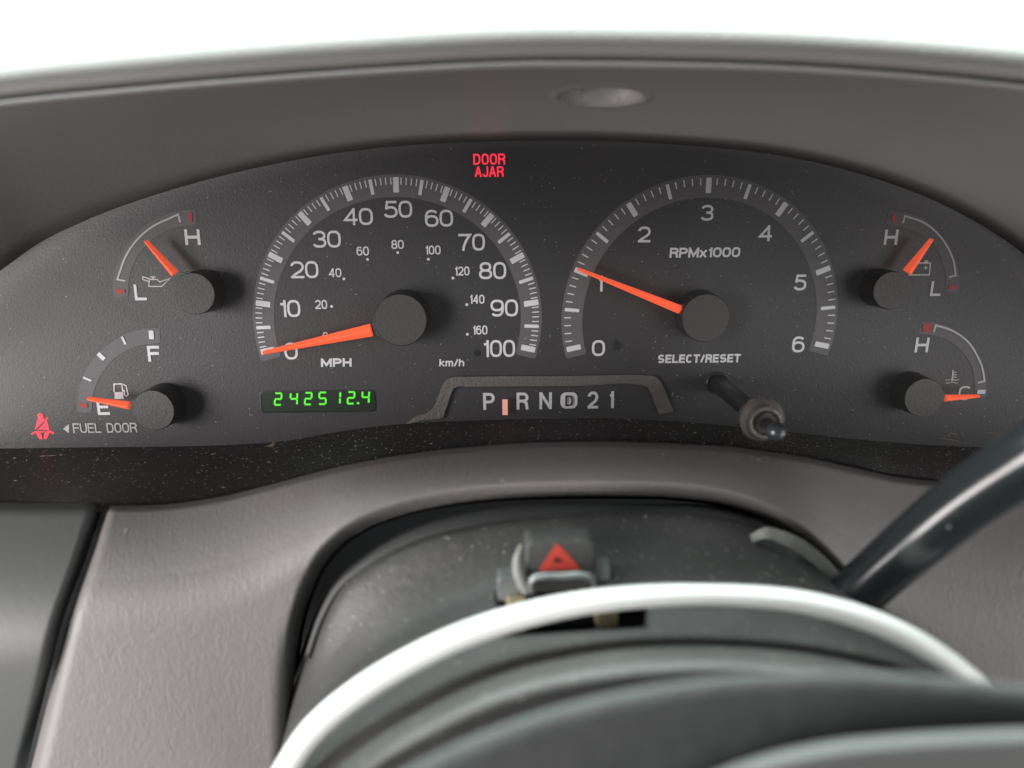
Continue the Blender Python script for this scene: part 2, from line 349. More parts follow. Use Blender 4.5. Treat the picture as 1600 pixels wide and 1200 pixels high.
def hubcap(parent, px, py, r, nbase=None, w=0.010):
    c = Q(px, py, w); R = r * uv_scale(px, py, w)[0]; seg = 64
    prof = [(R * 1.04, 0.0004, 1), (R * 1.02, w * 0.5, 1), (R, w - 0.0009, 1), (R * 0.992, w - 0.0003, 1), (R * 0.965, w, 1)]
    rows = [[W((c.x + math.cos(2*math.pi*i/seg) * rr, c.y + math.sin(2*math.pi*i/seg) * rr, z)) for i in range(seg)] for rr, z, _ in prof]
    side = grid('hub_side', rows, M_capside, parent, True, True)
    top = [W((c.x + math.cos(2*math.pi*i/seg) * R * 0.965, c.y + math.sin(2*math.pi*i/seg) * R * 0.965, w)) for i in range(seg)]
    mesh('hub_cap', top, [tuple(range(seg))], M_cap, parent)
    if nbase:   # dark boot where the needle leaves the hub
        b = Q(*nbase, w - 0.001); d = (b - c); d.z = 0; d.normalize(); n = Vector((-d.y, d.x, 0)); hw = R * 0.34
        a0 = c + d * R * 0.80; b0 = Vector((b.x, b.y, 0))
        vs = []
        for z in (0.004, w - 0.0012):
            for q, hh in ((a0, hw * 1.9), (b0, hw * 0.62)):
                for sg in (1, -1): vs.append(W((q.x + n.x*hh*sg, q.y + n.y*hh*sg, z)))
        mesh('needle_boot', vs, [(0, 1, 3, 2), (4, 6, 7, 5), (0, 4, 5, 1), (2, 3, 7, 6), (0, 2, 6, 4), (1, 5, 7, 3)], M_cap, parent)

# ================================================================== DASHBOARD (setting)
EDGE = [(-260, 640), (-160, 545), (-60, 468), (0, 428), (60, 385), (130, 350), (200, 322), (350, 277), (500, 246), (620, 231), (750, 224), (900, 222), (1000, 225), (1100, 232), (1200, 243), (1300, 263), (1400, 293), (1500, 337), (1600, 402), (1680, 475), (1760, 570), (1860, 700)]
LIP = [(-400, 232), (-200, 196), (0, 168), (200, 148), (400, 131), (600, 117), (800, 107), (1000, 107), (1200, 112), (1400, 124), (1600, 143), (1800, 170), (2000, 205)]
# cluster hood: the lining that runs from the dial plate out to the lip
NX, NT = 360, 64
rows = []
WL = 0.080
for j in range(NT + 1):
    t = j / NT; row = []
    for i in range(NX + 1):
        s_ = i / NX; xe = -260 + s_ * (1860 + 260); xl = -400 + s_ * 2400
        a = Q(xe, fy(EDGE, xe), -0.0015); b = Q(xl, fy(LIP, xl), WL)
        p = a.lerp(b, t)
        bow = math.sin(math.pi * t) * 0.0035; p.y += bow          # slightly arched ceiling
        # finger dimple
        x, y = 0, 0
        d = M @ p - Vector((0, 0, D)); pxx = 800 + FPX * d.x / -d.z; pyy = 600 - FPX * d.y / -d.z
        e = math.hypot((pxx - 940) / 66, (pyy - 150) / 14.5)
        p.y += 0.0050 * (1 - sst(0.80, 1.0, e)) - 0.0004 * math.exp(-((e - 1.08) / 0.12) ** 2)
        row.append(W(p))
    rows.append(row)
# lip roll
for (dy, w) in ((-3, WL + 0.0012), (-6.5, WL + 0.0016), (-10, WL + 0.0004), (-12, WL - 0.003), (-12, WL - 0.012)):
    rows.append([P(-400 + i / NX * 2400, fy(LIP, -400 + i / NX * 2400) + dy, w) for i in range(NX + 1)])
o = grid('cluster_hood', rows, M_lining); tag(o, 'dark grey-brown underside of the dash hood arching over the gauges, with a shallow oval dimple', 'dash hood', kind='structure')
# padded top
PXS = [-1600 + k * 4800 / 200 for k in range(201)]
def pad_row(dy, w): return [P(x, (fy(LIP, x) if -400 < x < 2000 else 232 - (x + 400) * 0.1 if x <= -400 else 205 + (x - 2000) * 0.1) + dy, w) for x in PXS]
def addv(row, dv, dw): return [p + B @ Vector((0, dv, dw)) for p in row]
base_row = pad_row(-11, WL - 0.002)
prof = [(0.0, -0.012), (0.0, -0.002), (0.0007, 0.0010), (0.0018, 0.0017), (0.0034, 0.0017), (0.0050, 0.0009), (0.0066, -0.0005), (0.0082, -0.0026), (0.0098, -0.0054), (0.0115, -0.0092), (0.0134, -0.0142), (0.0156, -0.0208), (0.0190, -0.0315), (0.0240, -0.0500), (0.0320, -0.075), (0.0460, -0.118), (0.0650, -0.168), (0.13, -0.30), (0.26, -0.50), (0.42, -0.70)]
o = grid('dashboard_pad', [addv(base_row, a, b) for a, b in prof], M_pad)
tag(o, 'padded vinyl dashboard top above the hood seam, blown out white by the windscreen light', 'dashboard', kind='structure')

# lower surround -------------------------------------------------------------------------------
SUR = [(-300, 790), (-100, 788), (0, 787), (130, 789), (200, 790), (260, 788), (350, 775), (420, 758), (480, 742), (560, 723), (650, 708), (750, 697), (850, 691), (950, 690), (1050, 693), (1150, 699), (1200, 706), (1260, 715), (1330, 730), (1400, 745), (1460, 752), (1600, 768), (1750, 785), (1900, 800)]
CRE = [(-300, 905), (0, 905), (170, 903), (300, 893), (400, 868), (480, 828), (540, 792), (600, 770), (680, 755), (800, 745), (900, 742), (1000, 742), (1100, 748), (1180, 765), (1250, 792), (1320, 835), (1400, 880), (1500, 905), (1600, 915), (1900, 930)]
ARCH = [(452, 1260), (454, 1180), (457, 1100), (463, 1020), (472, 970), (486, 925), (505, 885), (535, 850), (570, 826), (620, 806), (680, 791), (760, 780), (860, 775), (960, 774), (1060, 777), (1130, 787), (1190, 808), (1240, 838), (1290, 882), (1330, 935), (1360, 990), (1385, 1070), (1400, 1160), (1410, 1260)]
SEAM = [(790, 168), (858, 147), (967, 107), (1058, 84), (1196, 50), (1300, 25)]     # (y, x)
def near_arch(x, y):
    best = 1e9
    for (a, b) in ARCHD:
        d = (a - x) ** 2 + (b - y) ** 2
        if d < best: best = d
    return math.sqrt(best)
ARCHD = [(p.x, p.y) for p in spline([Vector((a, b, 0)) for a, b in ARCH], 420)]
def arch_y(x):
    if x <= 452 or x >= 1410: return 1260
    for i in range(len(ARCHD) - 1):
        if ARCHD[i][0] <= x <= ARCHD[i+1][0]:
            t = (x - ARCHD[i][0]) / max(1e-6, ARCHD[i+1][0] - ARCHD[i][0]); return ARCHD[i][1] * (1 - t) + ARCHD[i+1][1] * t
    return 1260
def wpan(x, y):
    s, c = fy(SUR, x), fy(CRE, x); d = y - s
    t = d / max(20, c - s)
    t2 = min(t, 1.7); w = 0.060 + 0.0215 * (t2 - t2 * t2 / 3.4) + max(0, y - c) * 0.000012      # shelf easing into the face
    w -= 0.0045 * (1 - sst(0, 9, d))                        # edge rolled into the well
    return w
cs = [0] + [4, 10, 20, 35, 50] + list(range(70, 440, 10)) + [444, 448, 451, 453, 455, 457, 460, 463, 467, 472, 478, 485, 493, 502, 512, 523] + list(range(535, 1280, 9)) + [1284, 1292, 1300, 1308, 1316, 1324, 1332, 1340, 1347, 1354, 1361, 1368, 1375, 1382, 1389, 1394, 1399, 1403, 1407, 1411] + list(range(1420, 1900, 12))
NV = 90; vs, fs = [], []
for ci, c in enumerate(cs):
    for j in range(NV + 1):
        f = (j / NV) ** 1.0
        xx = c
        y0, y1 = fy(SUR, xx), arch_y(xx)
        for _ in range(2):
            y = y0 + (y1 - y0) * f
            if c < 300: xx = fy(SEAM, y) * (1 - c / 300) + c
            y0 = fy(SUR, xx)
        tot = y1 - y0; top = min(tot * 0.8, 170.0)
        dd = f / 0.62 * top if f < 0.62 else top + (f - 0.62) / 0.38 * (tot - top)
        y = y0 + dd
        if c < 300: xx = fy(SEAM, y) * (1 - c / 300) + c; y = fy(SUR, xx) + dd
        w = wpan(xx, y); da = near_arch(xx, y)
        w -= 0.011 * (1 - min(1, da / 24)) ** 2.2 * (0.55 + 0.45 * sst(1200, 900, y))
        if c < 24: w -= 0.005 * (1 - c / 24.0) ** 2
        vs.append(P(xx, y, w))
n = NV + 1
for i in range(len(cs) - 1):
    for j in range(NV): fs.append((i*n + j, i*n + j + 1, (i+1)*n + j + 1, (i+1)*n + j))
panel = mesh('dashboard_surround', vs, fs, M_panel, None, True)
tag(panel, 'grey grained vinyl dashboard surround below the gauges, arched round the steering column', 'dashboard', kind='structure')
# inner lip wall of the arch
rows = []
for (inset, w) in ((0, -0.0105), (-4, -0.016), (-6, -0.026), (-4, -0.045)):
    r = []
    for (x, y) in ARCHD:
        cx, cy = 930, 1150; dx, dy = cx - x, cy - y; L = math.hypot(dx, dy)
        r.append(P(x + dx / L * (-inset), y + dy / L * (-inset), wpan(x, y) + w))
    rows.append(r)
o = grid('arch_lip', rows, M_black, panel)
# left side panel
rows = []
for j in range(60):
    y = 785 + j / 59 * 480; xs = fy(SEAM, y) - 8
    r = []
    for i in range(50):
        q = i / 49; x = -300 + (xs + 300) * (q ** 0.7)
        yy = y + (6 * (1 - j/59) * sst(30, 0, xs - x) if j < 6 else 0)
        s = 787; d = yy - s
        w = 0.060 + 0.022 * math.sin(min(1.0, d / 260) * math.pi / 2) - 0.0045 * (1 - sst(0, 9, d)) - 0.010 * (1 - min(1, (xs - x) / 19)) ** 2
        w -= 0.016 * sst(190, 560, d)
        r.append(P(x, yy, w))
    rows.append(r)
o = grid('dashboard_side_panel', rows, M_side); tag(o, 'dark greenish grey side panel left of the dashboard seam', 'dashboard', kind='structure')
# dark cavity behind seam and column opening
o = grid('dashboard_cavity', [[P(x, fy(SUR, x) + dy if dy < 200 else dy, w) for x in [-400 + 60 * k for k in range(41)]] for (dy, w) in ((7, 0.053), (22, 0.046), (60, 0.032), (950, 0.030), (1300, 0.030))], M_black)
tag(o, 'unlit black cavity showing in the gaps round the steering column', 'cavity', kind='structure')

# ================================================================== INSTRUMENT PANEL
ip = root('instrument_panel', P(800, 560, 0), 'wide black arched instrument panel with all the gauges on its dusty face', 'instrument panel')
BOT = [(-300, 705), (0, 700), (150, 698), (250, 697), (340, 695), (400, 692), (440, 689), (500, 679), (560, 669), (640, 661), (750, 656), (900, 653), (1030, 656), (1100, 661), (1200, 671), (1300, 682), (1400, 691), (1500, 697), (1700, 702), (1900, 705)]
xs = [-300 + i * 2200 / 160 for i in range(161)]
rows = []
for j in range(41):
    t = j / 40; rows.append([P(x, (fy(EDGE, x) - 14) * (1 - t) + (fy(BOT, x) + 2) * t, 0) if True else None for x in xs])
grid('face_plate', rows, M_face, ip)
rows = []
for j in range(25):
    t = j / 24; w = -0.0005 + 0.0625 * t
    rows.append([P(x, fy(BOT, x) * (1 - t) ** 1.0 + (fy(SUR, x) + 4) * t if t < 1 else fy(SUR, x) + 4, w) for x in xs])
# interpolate in space rather than in the picture so that the shelf is straight front to back
A0 = [Q(x, fy(BOT, x), -0.0005) for x in xs]; A1 = [Q(x, fy(SUR, x) + 10, 0.060) for x in xs]
rows = [[W(a.lerp(b, j/24) + Vector((0, -0.0022 * math.sin(math.pi * j/24), 0))) for a, b in zip(A0, A1)] for j in range(25)]
floor = grid('housing_floor', rows, M_floor, ip)
# clear lens: near the plate at the top, out over the shelf at the bottom
A0 = [Q(x, fy(EDGE, x) + 1, 0.013) for x in xs]; A1 = [Q(x, fy(SUR, x) - 4, 0.0565) for x in xs]
rows = [[W(a.lerp(b, j/30) + Vector((0, 0, 0.007 * math.sin(math.pi * j/30)))) for a, b in zip(A0, A1)] for j in range(31)]
lens = grid('lens', [r_[::-1] for r_ in rows], M_clear, ip)
write('SELECT/RESET', 1091.9, 560, 129, 13.2, 3.0, 'lettering', M_white, ip, gap=1.3, slant=0.06)
pr = Print(); disc_px(pr, 745, 552, 5, 0.0003); pr.build('peg', M_capside, ip)
pr = Print(); pr.px([(956, 548), (962, 530), (974, 541), (968, 545)], 0.0003); pr.build('peg', M_capside, ip)

# ================================================================== SPEEDOMETER
mphT = [(418.8, 547.8), (411.3, 474.4), (430.9, 402.2), (476.3, 341.3), (543.4, 302.2), (619, 288.8), (695.6, 303.8), (761.9, 343.8), (808.1, 403.4), (830, 473.4), (825.3, 544.4)]
rpmT = [(896.3, 543.8), (908.4, 425), (987.5, 327.5), (1106.9, 289.7), (1220.9, 326.9), (1285.6, 422.5), (1283.8, 539)]
def dial(parent, T, c, step, mid, wmaj, lead, nmid):
    """ticks through the measured major marks; polar interpolation about the dial centre in the plate"""
    cc = Q(*c); pol = []
    for (x, y) in T:
        q = Q(x, y) - cc; pol.append((math.atan2(q.y, q.x), q.length))
    ang = []
    for a, r in pol:
        while ang and a > ang[-1] + 0.01: a -= 2 * math.pi
        ang.append(a)
    A = [(i, ang[i]) for i in range(len(T))]; R = [(i, pol[i][1]) for i in range(len(T))]
    def at(s_, dr=0.0):
        a = fy(A, s_); r = fy(R, s_) + dr * SC; return cc.x + math.cos(a) * r, cc.y + math.sin(a) * r, a
    SC = uv_scale(*c)[0]; n = len(T) - 1
    O = [at(-lead + (n + 2*lead) * j / 120, 15.2)[:2] for j in range(121)]; I = [at(-lead + (n + 2*lead) * j / 120, -17.6)[:2] for j in range(121)]
    # rounded ends come from band(); build directly
    def endcut(a, b, a2, b2):
        a, b, a2, b2 = [Vector(z) for z in (a, b, a2, b2)]; out = []; r = (a - b).length * 0.13
        for i in range(6):
            th = math.pi/2 * i/5; out.append((a + (b - a).normalized() * r * (1 - math.cos(th)) + (a - a2).normalized() * r * math.sin(th), b + (a - b).normalized() * r * (1 - math.cos(th)) + (b - b2).normalized() * r * math.sin(th)))
        return out
    e1 = endcut(O[-1], I[-1], O[-2], I[-2]); e0 = endcut(O[0], I[0], O[1], I[1])
    pr = Print(); pr.strip([p for p, q in reversed(e0)] + O + [p for p, q in e1], [q for p, q in reversed(e0)] + I + [q for p, q in e1], 0.00012)
    pr.build('scale_band', M_band, parent)
    mn = Print()
    for k in range(n * step + 1):
        s_ = k / step
        if k % mid == 0:
            big = k % step == 0
            x, y, a = at(s_, 0 if big else -0.3); pr = Print()
            pr.poly(rrect(x, y, 22.5 * SC, (wmaj if big else 5.2) * SC, 1.2 * SC, a), 0.00035)
            pr.build('major_tick' if big else 'half_tick', M_white, parent)
        else:
            x, y, a = at(s_, 5.6); mn.poly(rrect(x, y, 10.6 * SC, 1.75 * SC, 0.5 * SC, a), 0.00035)
    mn.build('minor_ticks', M_white, parent)['kind'] = 'stuff'
sp = root('speedometer', P(624, 504, 0), 'large left dial reading 0 to 100 MPH with its needle at 0', 'speedometer')
dial(sp, mphT, (624.4, 504), 10, 5, 8.8, 0.13, 1)
for t_, x, y, w_ in (('0', 455, 548.4, 21), ('10', 453, 482, 33), ('20', 476, 421.3, 43.5), ('30', 510.5, 373.7, 44.5), ('40', 560, 338.4, 45.5), ('50', 622, 327, 44.5), ('60', 686, 341, 44), ('70', 737, 378.5, 41.5), ('80', 769.7, 422.8, 42.5), ('90', 788, 481.2, 43), ('100', 779.4, 544.4, 51)):
    write(t_, x, y, w_, 26.5, 3.7, 'numeral', M_white, sp, gap=1.6)
pr = Print()
for t_, x, y, w_, dx, dy in (('0', 508.8, 525.5, 8.5, 0, 0), ('20', 502, 475.6, 19, 518.4, 478.8), ('40', 523.8, 426, 19.5, 537.5, 435.6), ('60', 566.9, 392.2, 19.5, 574.4, 405.3), ('80', 621.3, 381.9, 19.5, 621.6, 394.7), ('100', 676.3, 390.6, 24.5, 669.4, 405), ('120', 721.9, 423.4, 23.5, 707.8, 434.4), ('140', 745.3, 467.5, 23.5, 729.4, 476), ('160', 750, 515.6, 23.5, 730.3, 522.2)):
    write(t_, x, y, w_, 14, 2.1, 'small_numeral', M_white, sp, gap=0.9)
    if dx:
        p2 = Print(); disc_px(p2, dx, dy, 2.2); p2.build('dot', M_white, sp)
write('MPH', 525.3, 566.3, 48, 13.4, 3.4, 'lettering', M_white, sp, gap=1.4, slant=0.05)
write('km/h', 705.6, 566.5, 39, 11.5, 2.3, 'lettering', M_white, sp, gap=1.4, slant=0.08)
needle(sp, (411, 551.5), (580, 516), 5.5, 19.5)
hubcap(sp, 626, 500, 41.3, (584, 515))
# ================================================================== TACHOMETER
ta = root('tachometer', P(1094, 500, 0), 'large right dial reading 0 to 6 RPMx1000 with its needle at 1', 'tachometer')
dial(ta, rpmT, (1094.4, 500.5), 10, 5, 8.2, 0.08, 1)
for t_, x, y, w_ in (('0', 935, 543.8, 20.5), ('1', 937.5, 443, 8), ('2', 1006.6, 366.3, 19.5), ('3', 1104.7, 332.5, 20), ('4', 1196.3, 364.4, 21), ('5', 1250, 441.3, 19.5), ('6', 1247.2, 538, 19.5)):
    write(t_, x, y, w_, 24.8, 3.7, 'numeral', M_white, ta)
write('RPMx1000', 1100.9, 394.4, 110, 15.6, 3.2, 'lettering', M_white, ta, gap=1.3, slant=0.06)
needle(ta, (903.5, 420.5), (1063, 484), 4.5, 13.5)
hubcap(ta, 1103, 497, 38.3, (1066, 485))

# ================================================================== SMALL GAUGES
def circ(cx, cy, r, a0, a1, n=9): return [(cx + r * math.cos(math.radians(a0 + (a1-a0)*i/(n-1))), cy - r * math.sin(math.radians(a0 + (a1-a0)*i/(n-1)))) for i in range(n)]
def line_arc(parent, pts, n=40):
    p = spline([Q(x, y).xy.to_3d() for x, y in pts[1:-1]], n); p = [Q(*pts[0]).xy] + [q.xy for q in p] + [Q(*pts[-1]).xy]
    pr = Print(); pr.stroke(p, 2.7 * uv_scale(*pts[0])[0], 0.0003); pr.build('range_line', M_line, parent)
rad = lambda c, x, y: math.atan2(c[1] - y, x - c[0])
# oil pressure
oi = root('oil_pressure_gauge', P(302, 453, 0), 'small upper left gauge with oil can symbol, H and L marks, needle at middle', 'gauge', 'small gauges')
band(circ(302.5, 453.5, 126, 90, 183), circ(302.5, 453.5, 102, 90, 183), oi)
line_arc(oi, [(282, 347.5), (279, 335)] + circ(302.5, 453.5, 118, 110, 164, 7) + [(184, 436.5), (196.5, 438.8)])
tick(298, 338.8, 6.5, 14, math.radians(90), 'red_mark', M_redmark, oi); tick(188.7, 455, 6.5, 14, math.radians(180), 'red_mark', M_redmark, oi)
write('H', 301, 370.5, 24, 24.5, 4.6, 'lettering', M_white, oi); write('L', 219.5, 456.8, 18.5, 24.5, 4.2, 'lettering', M_white, oi)
pr = Print()
def I4(pts, ox, oy, s): return [(ox + x / s, oy + y / s) for x, y in pts]
pr.pxstroke(I4([(935, 945), (932, 990), (1012, 990), (1062, 940), (1000, 962), (985, 947)], 0, 200, 4), 1.8, closed=True)
pr.pxstroke(I4([(932, 960), (893, 945), (895, 930), (935, 942)], 0, 200, 4), 1.8, closed=True)
pr.pxstroke(I4([(958, 945), (958, 930)], 0, 200, 4), 2.2); pr.pxstroke(I4([(940, 930), (976, 930)], 0, 200, 4), 1.8)
pr.build('oil_can_symbol', M_line, oi)
needle(oi, (226.5, 377), (272, 428), 5, 12); hubcap(oi, 303, 459, 33, (276, 431))
# fuel
fu = root('fuel_gauge', P(246, 637, 0), 'small lower left gauge with fuel pump symbol, needle resting near E', 'gauge', 'small gauges')
band(circ(245, 637, 124.5, 89.5, 181.5), circ(245, 637, 101, 89.5, 181.5), fu)
cf = (245, 637)
for x, y, wd, nm in ((237, 523, 7.6, 'major_tick'), (194, 531.8, 3.4, 'minor_tick'), (158.8, 556.6, 7.2, 'major_tick'), (137, 592, 3.4, 'minor_tick')):
    tick(x, y, wd, 13.6, rad(cf, x, y), nm, M_white, fu)
tick(131, 633, 6, 13.5, math.radians(178), 'red_mark', M_redmark, fu)
write('F', 240.5, 552.5, 19, 24.5, 4.4, 'lettering', M_white, fu); write('E', 161.5, 636, 19, 24, 4.3, 'lettering', M_white, fu)
pr = Print(); q = lambda p: I4(p, 0, 480, 4)
pr.px(q([(716, 530), (770, 530), (775, 572), (718, 572)])); pr.pxstroke(q([(714, 530), (714, 480), (762, 478), (770, 530)]), 1.8)
pr.pxstroke(q([(770, 480), (790, 492), (795, 515), (802, 545), (793, 556), (780, 548), (778, 520), (768, 515)]), 1.7)
pr.build('fuel_pump_symbol', M_white, fu)
needle(fu, (136.5, 623.5), (201, 634.5), 5, 11.5); hubcap(fu, 240, 641, 32.5, (206, 636))
# volts
vo = root('voltage_gauge', P(1384, 452, 0), 'small upper right gauge with battery symbol and needle pointing up right', 'gauge', 'small gauges')
band([(1392, 330.5), (1412, 332), (1431, 336.8), (1459, 356), (1478, 380.6), (1493, 409), (1498, 431), (1497.5, 453)], [(1389, 352), (1402, 353), (1414, 356), (1442.5, 369), (1463, 390), (1473, 412.5), (1478, 435), (1477.5, 452)], vo)
line_arc(vo, [(1410, 348.8), (1413.4, 337.5), (1442.5, 347.8), (1465, 365.6), (1480, 386.3), (1489.4, 408.8), (1492.6, 430.3), (1482, 433)])
tick(1396, 340.5, 7.2, 13.5, math.radians(90), 'red_mark', M_redmark, vo); tick(1488, 448.5, 7.2, 12, 0, 'red_mark', M_redmark, vo)
write('H', 1391.5, 370.7, 21, 23.5, 4.2, 'lettering', M_white, vo, slant=0.04); write('L', 1461.5, 450.8, 16, 23, 3.7, 'lettering', M_white, vo, slant=0.04)
pr = Print(); q = lambda p: I4(p, 1300, 300, 5.333)
pr.pxstroke(q([(640, 690), (808, 690), (818, 592), (650, 592)]), 2.2, closed=True)
pr.px(q([(768, 570), (800, 570), (800, 590), (766, 590)])); pr.pxstroke(q([(762, 630), (797, 630)]), 1.5); pr.pxstroke(q([(779, 613), (778, 650)]), 1.5)
pr.build('battery_symbol', M_line, vo)
needle(vo, (1457.5, 374), (1419, 425.5), 4.2, 13.5); hubcap(vo, 1394, 454, 29.8, (1414, 430))
# temperature
te = root('temperature_gauge', P(1432, 617, 0), 'small lower right gauge with coolant thermometer symbol and needle lying on C', 'gauge', 'small gauges')
band([(1442, 502.3), (1459.4, 504), (1480, 510.5), (1508, 530.6), (1527, 555), (1537, 577.5), (1541.5, 602), (1541, 618)], [(1438, 521.5), (1449, 522.5), (1459, 524), (1484, 533), (1502.5, 549), (1517.5, 572), (1522, 591), (1522.5, 615)], te)
line_arc(te, [(1458, 519), (1461.6, 508), (1487.5, 516.6), (1512, 534.4), (1527, 557), (1534.4, 575.6), (1537.6, 595.3), (1527, 598)])
tick(1448.5, 512, 14, 13, math.radians(90), 'red_mark', M_redmark, te); tick(1532.5, 612, 6.5, 12.5, 0, 'white_mark', M_white, te)
write('H', 1439.7, 538.9, 21, 23, 4.0, 'lettering', M_white, te, slant=0.05); write('C', 1507, 614, 20, 22, 3.0, 'lettering', M_line, te)
pr = Print(); q = lambda p: I4(p, 1300, 480, 5.333)
pr.pxstroke(q([(1007, 522), (1000, 600)]), 2.3); disc_px(pr, 1300 + 1000/5.333, 480 + 602/5.333, 2.1)
for yy in (543, 562, 581): pr.pxstroke(q([(1006, yy), (1035, yy)]), 1.2)
for yy, x0, x1 in ((603, 940, 985), (603, 1012, 1055), (627, 945, 1048)):
    pr.pxstroke(q([(x0 + (x1-x0)*i/12, yy + 4.5 * math.sin(i/12 * (x1-x0)/11)) for i in range(13)]), 1.1)
pr.build('thermometer_symbol', M_line, te)
needle(te, (1530.5, 619.5), (1477, 623), 4, 9.5); hubcap(te, 1444, 621.5, 31, (1476, 623))

# ================================================================== LIGHTS, DISPLAYS, MARKINGS
da = root('door_ajar_light', P(764, 258, 0), 'lit red DOOR AJAR warning lettering at the top centre of the panel', 'warning light')
write('DOOR', 764.5, 248.7, 50, 17, 2.6, 'lettering', M_red, da, gap=1.8); write('AJAR', 764.5, 268.3, 45, 16.5, 2.6, 'lettering', M_red, da, gap=1.5)
sb = root('seat_belt_light', P(67, 668, 0), 'lit red seat belt warning symbol of a belted figure at the far left', 'warning light')
pr = Print(); q = lambda p: I4(p, 0, 600, 6.4)
disc_px(pr, 408/6.4, 600 + 320/6.4, 4.8)
pr.px(q([(378, 348), (440, 340), (452, 362), (372, 440), (352, 458)])); pr.px(q([(472, 362), (500, 462), (420, 452), (375, 462)]))
pr.pxstroke(q([(452, 366), (484, 334)]), 2.4)
pr.pxstroke(q([(318, 502), (352, 480), (390, 476)]), 2.6); pr.pxstroke(q([(545, 490), (512, 478), (470, 476)]), 3.2)
pr.px(q([(362, 492), (400, 484), (420, 500), (428, 548), (398, 550)])); pr.px(q([(500, 492), (464, 484), (446, 500), (438, 548), (470, 550)]))
pr.pxstroke(q([(385, 482), (430, 474), (475, 482)]), 1.8)
pr.build('belted_figure', M_red, sb)
fd = root('fuel_door_marking', P(160, 669, 0), 'printed FUEL DOOR lettering with a small arrow pointing left', 'marking')
write('FUEL DOOR', 164.3, 668.3, 100, 14.8, 2.0, 'lettering', M_line, fd, gap=1.3)
pr = Print(); pr.px([(98.6, 670), (108.3, 662.4), (108.3, 677)]); pr.build('arrow', M_line, fd)
# odometer
od = root('odometer_display', P(497, 627, 0), 'green digital odometer window showing 242512.4', 'odometer')
c = Q(496.7, 627, 0); s_ = uv_scale(497, 627)[0]
out = rrect(c.x, c.y, 181 * s_, 35.5 * s_, 7 * s_, 0.0, 6); inn = rrect(c.x, c.y, 177 * s_, 31.5 * s_, 6 * s_, 0.0, 6)
pr = Print(); pr.poly(inn, 0.0001); pr.build('screen', M_odo, od)
grid('bezel', [[W((x, y, h)) for x, y in ring] for ring, h in ((inn, 0.0001), (inn, 0.0003), (out, 0.00025))], M_capside, od, False, True)
SEG = {'2': 'abged', '4': 'fgbc', '5': 'afgcd', '1': 'bc'}
for ch, x, y in (('2', 435, 623.3), ('4', 459.5, 622.8), ('2', 482, 622.5), ('5', 504.3, 622), ('1', 526.5, 621.3), ('2', 548.8, 621.3), ('4', 571.5, 620.3)):
    su, sv = uv_scale(x, y); c = Q(x, y); wd, ht, t = 10.3 * su, 18.0 * sv, 2.9 * su; pr = Print()
    def g(a, b): return (c.x + a * wd + 0.10 * b * ht, c.y + b * ht)
    segs = {'a': ((-.30, .5), (.36, .5)), 'd': ((-.36, -.5), (.30, -.5)), 'g': ((-.34, 0), (.34, 0)), 'b': ((.5, .12), (.5, .40)), 'c': ((.5, -.40), (.5, -.12)), 'f': ((-.5, .12), (-.5, .40)), 'e': ((-.5, -.40), (-.5, -.12))}
    for k in SEG[ch]: pr.stroke([g(*segs[k][0]), g(*segs[k][1])], t, 0.0003, True, True)
    pr.build('digit', M_green, od)
pr = Print(); pr.px(I4([(711, 232), (725, 232), (727, 245), (712, 245)], 380, 570, 4), 0.0003); pr.build('decimal_point', M_green, od)

# gear indicator
gi = root('gear_indicator', P(860, 625, 0), 'gear position display reading P R N D 2 1 inside a raised grey trim', 'gear indicator')
outer = [(634, 662), (648, 651), (668, 643.5), (677, 636), (684, 620), (690, 604), (696, 594), (706, 589), (730, 588.3), (900, 587), (1010, 586.5), (1022, 587.5), (1030, 594), (1040, 614), (1052, 642)]
inner = [(640, 662.5), (662, 657), (680, 655.5), (690, 654.5), (697, 640), (704, 620), (709, 608), (713, 605.5), (735, 605), (900, 603.5), (1005, 602.7), (1011, 604), (1015, 610), (1022, 628), (1030, 648)]
rows = [[P(x, y, 0.0) for x, y in outer], [P(x + .5, y + .5, 0.0016) for x, y in outer], [P(x - .5, y - .5, 0.0018) for x, y in inner], [P(x, y, 0.0) for x, y in inner]]
rows = [spline(r, 120) for r in rows]; o = grid('trim_frame', rows, M_frame, gi, False)
pr = Print(); pr.px([(690, 657), (700, 632), (710, 606), (1010, 604), (1030, 652)], 0.0003); pr.build('window', M_face, gi)
for t_, x, y, w_ in (('P', 764, 626.6, 18), ('R', 816.4, 626, 18.5), ('N', 852.4, 625.6, 19.5), ('2', 926.2, 624.4, 16.5), ('1', 954.5, 624, 9)):
    write(t_, x, y, w_, 26.5, 4.4, 'letter', M_white, gi, h=0.0006)
c = Q(888.8, 625); s_ = uv_scale(888, 625)[0]; pr = Print(); pr.poly(rrect(c.x, c.y, 26.5 * s_, 26 * s_, 8.5 * s_), 0.0006); pr.build('badge', M_white, gi)
write('D', 888.8, 625, 11.5, 16.5, 2.6, 'letter', M_capside, gi, h=0.0012)
pr = Print(); pr.poly([Q(x, y, 0.003) for x, y in ((784.8, 624), (793, 624), (793.3, 648.5), (785.2, 648.5))], 0.003); pr.build('pointer', M_point, gi)

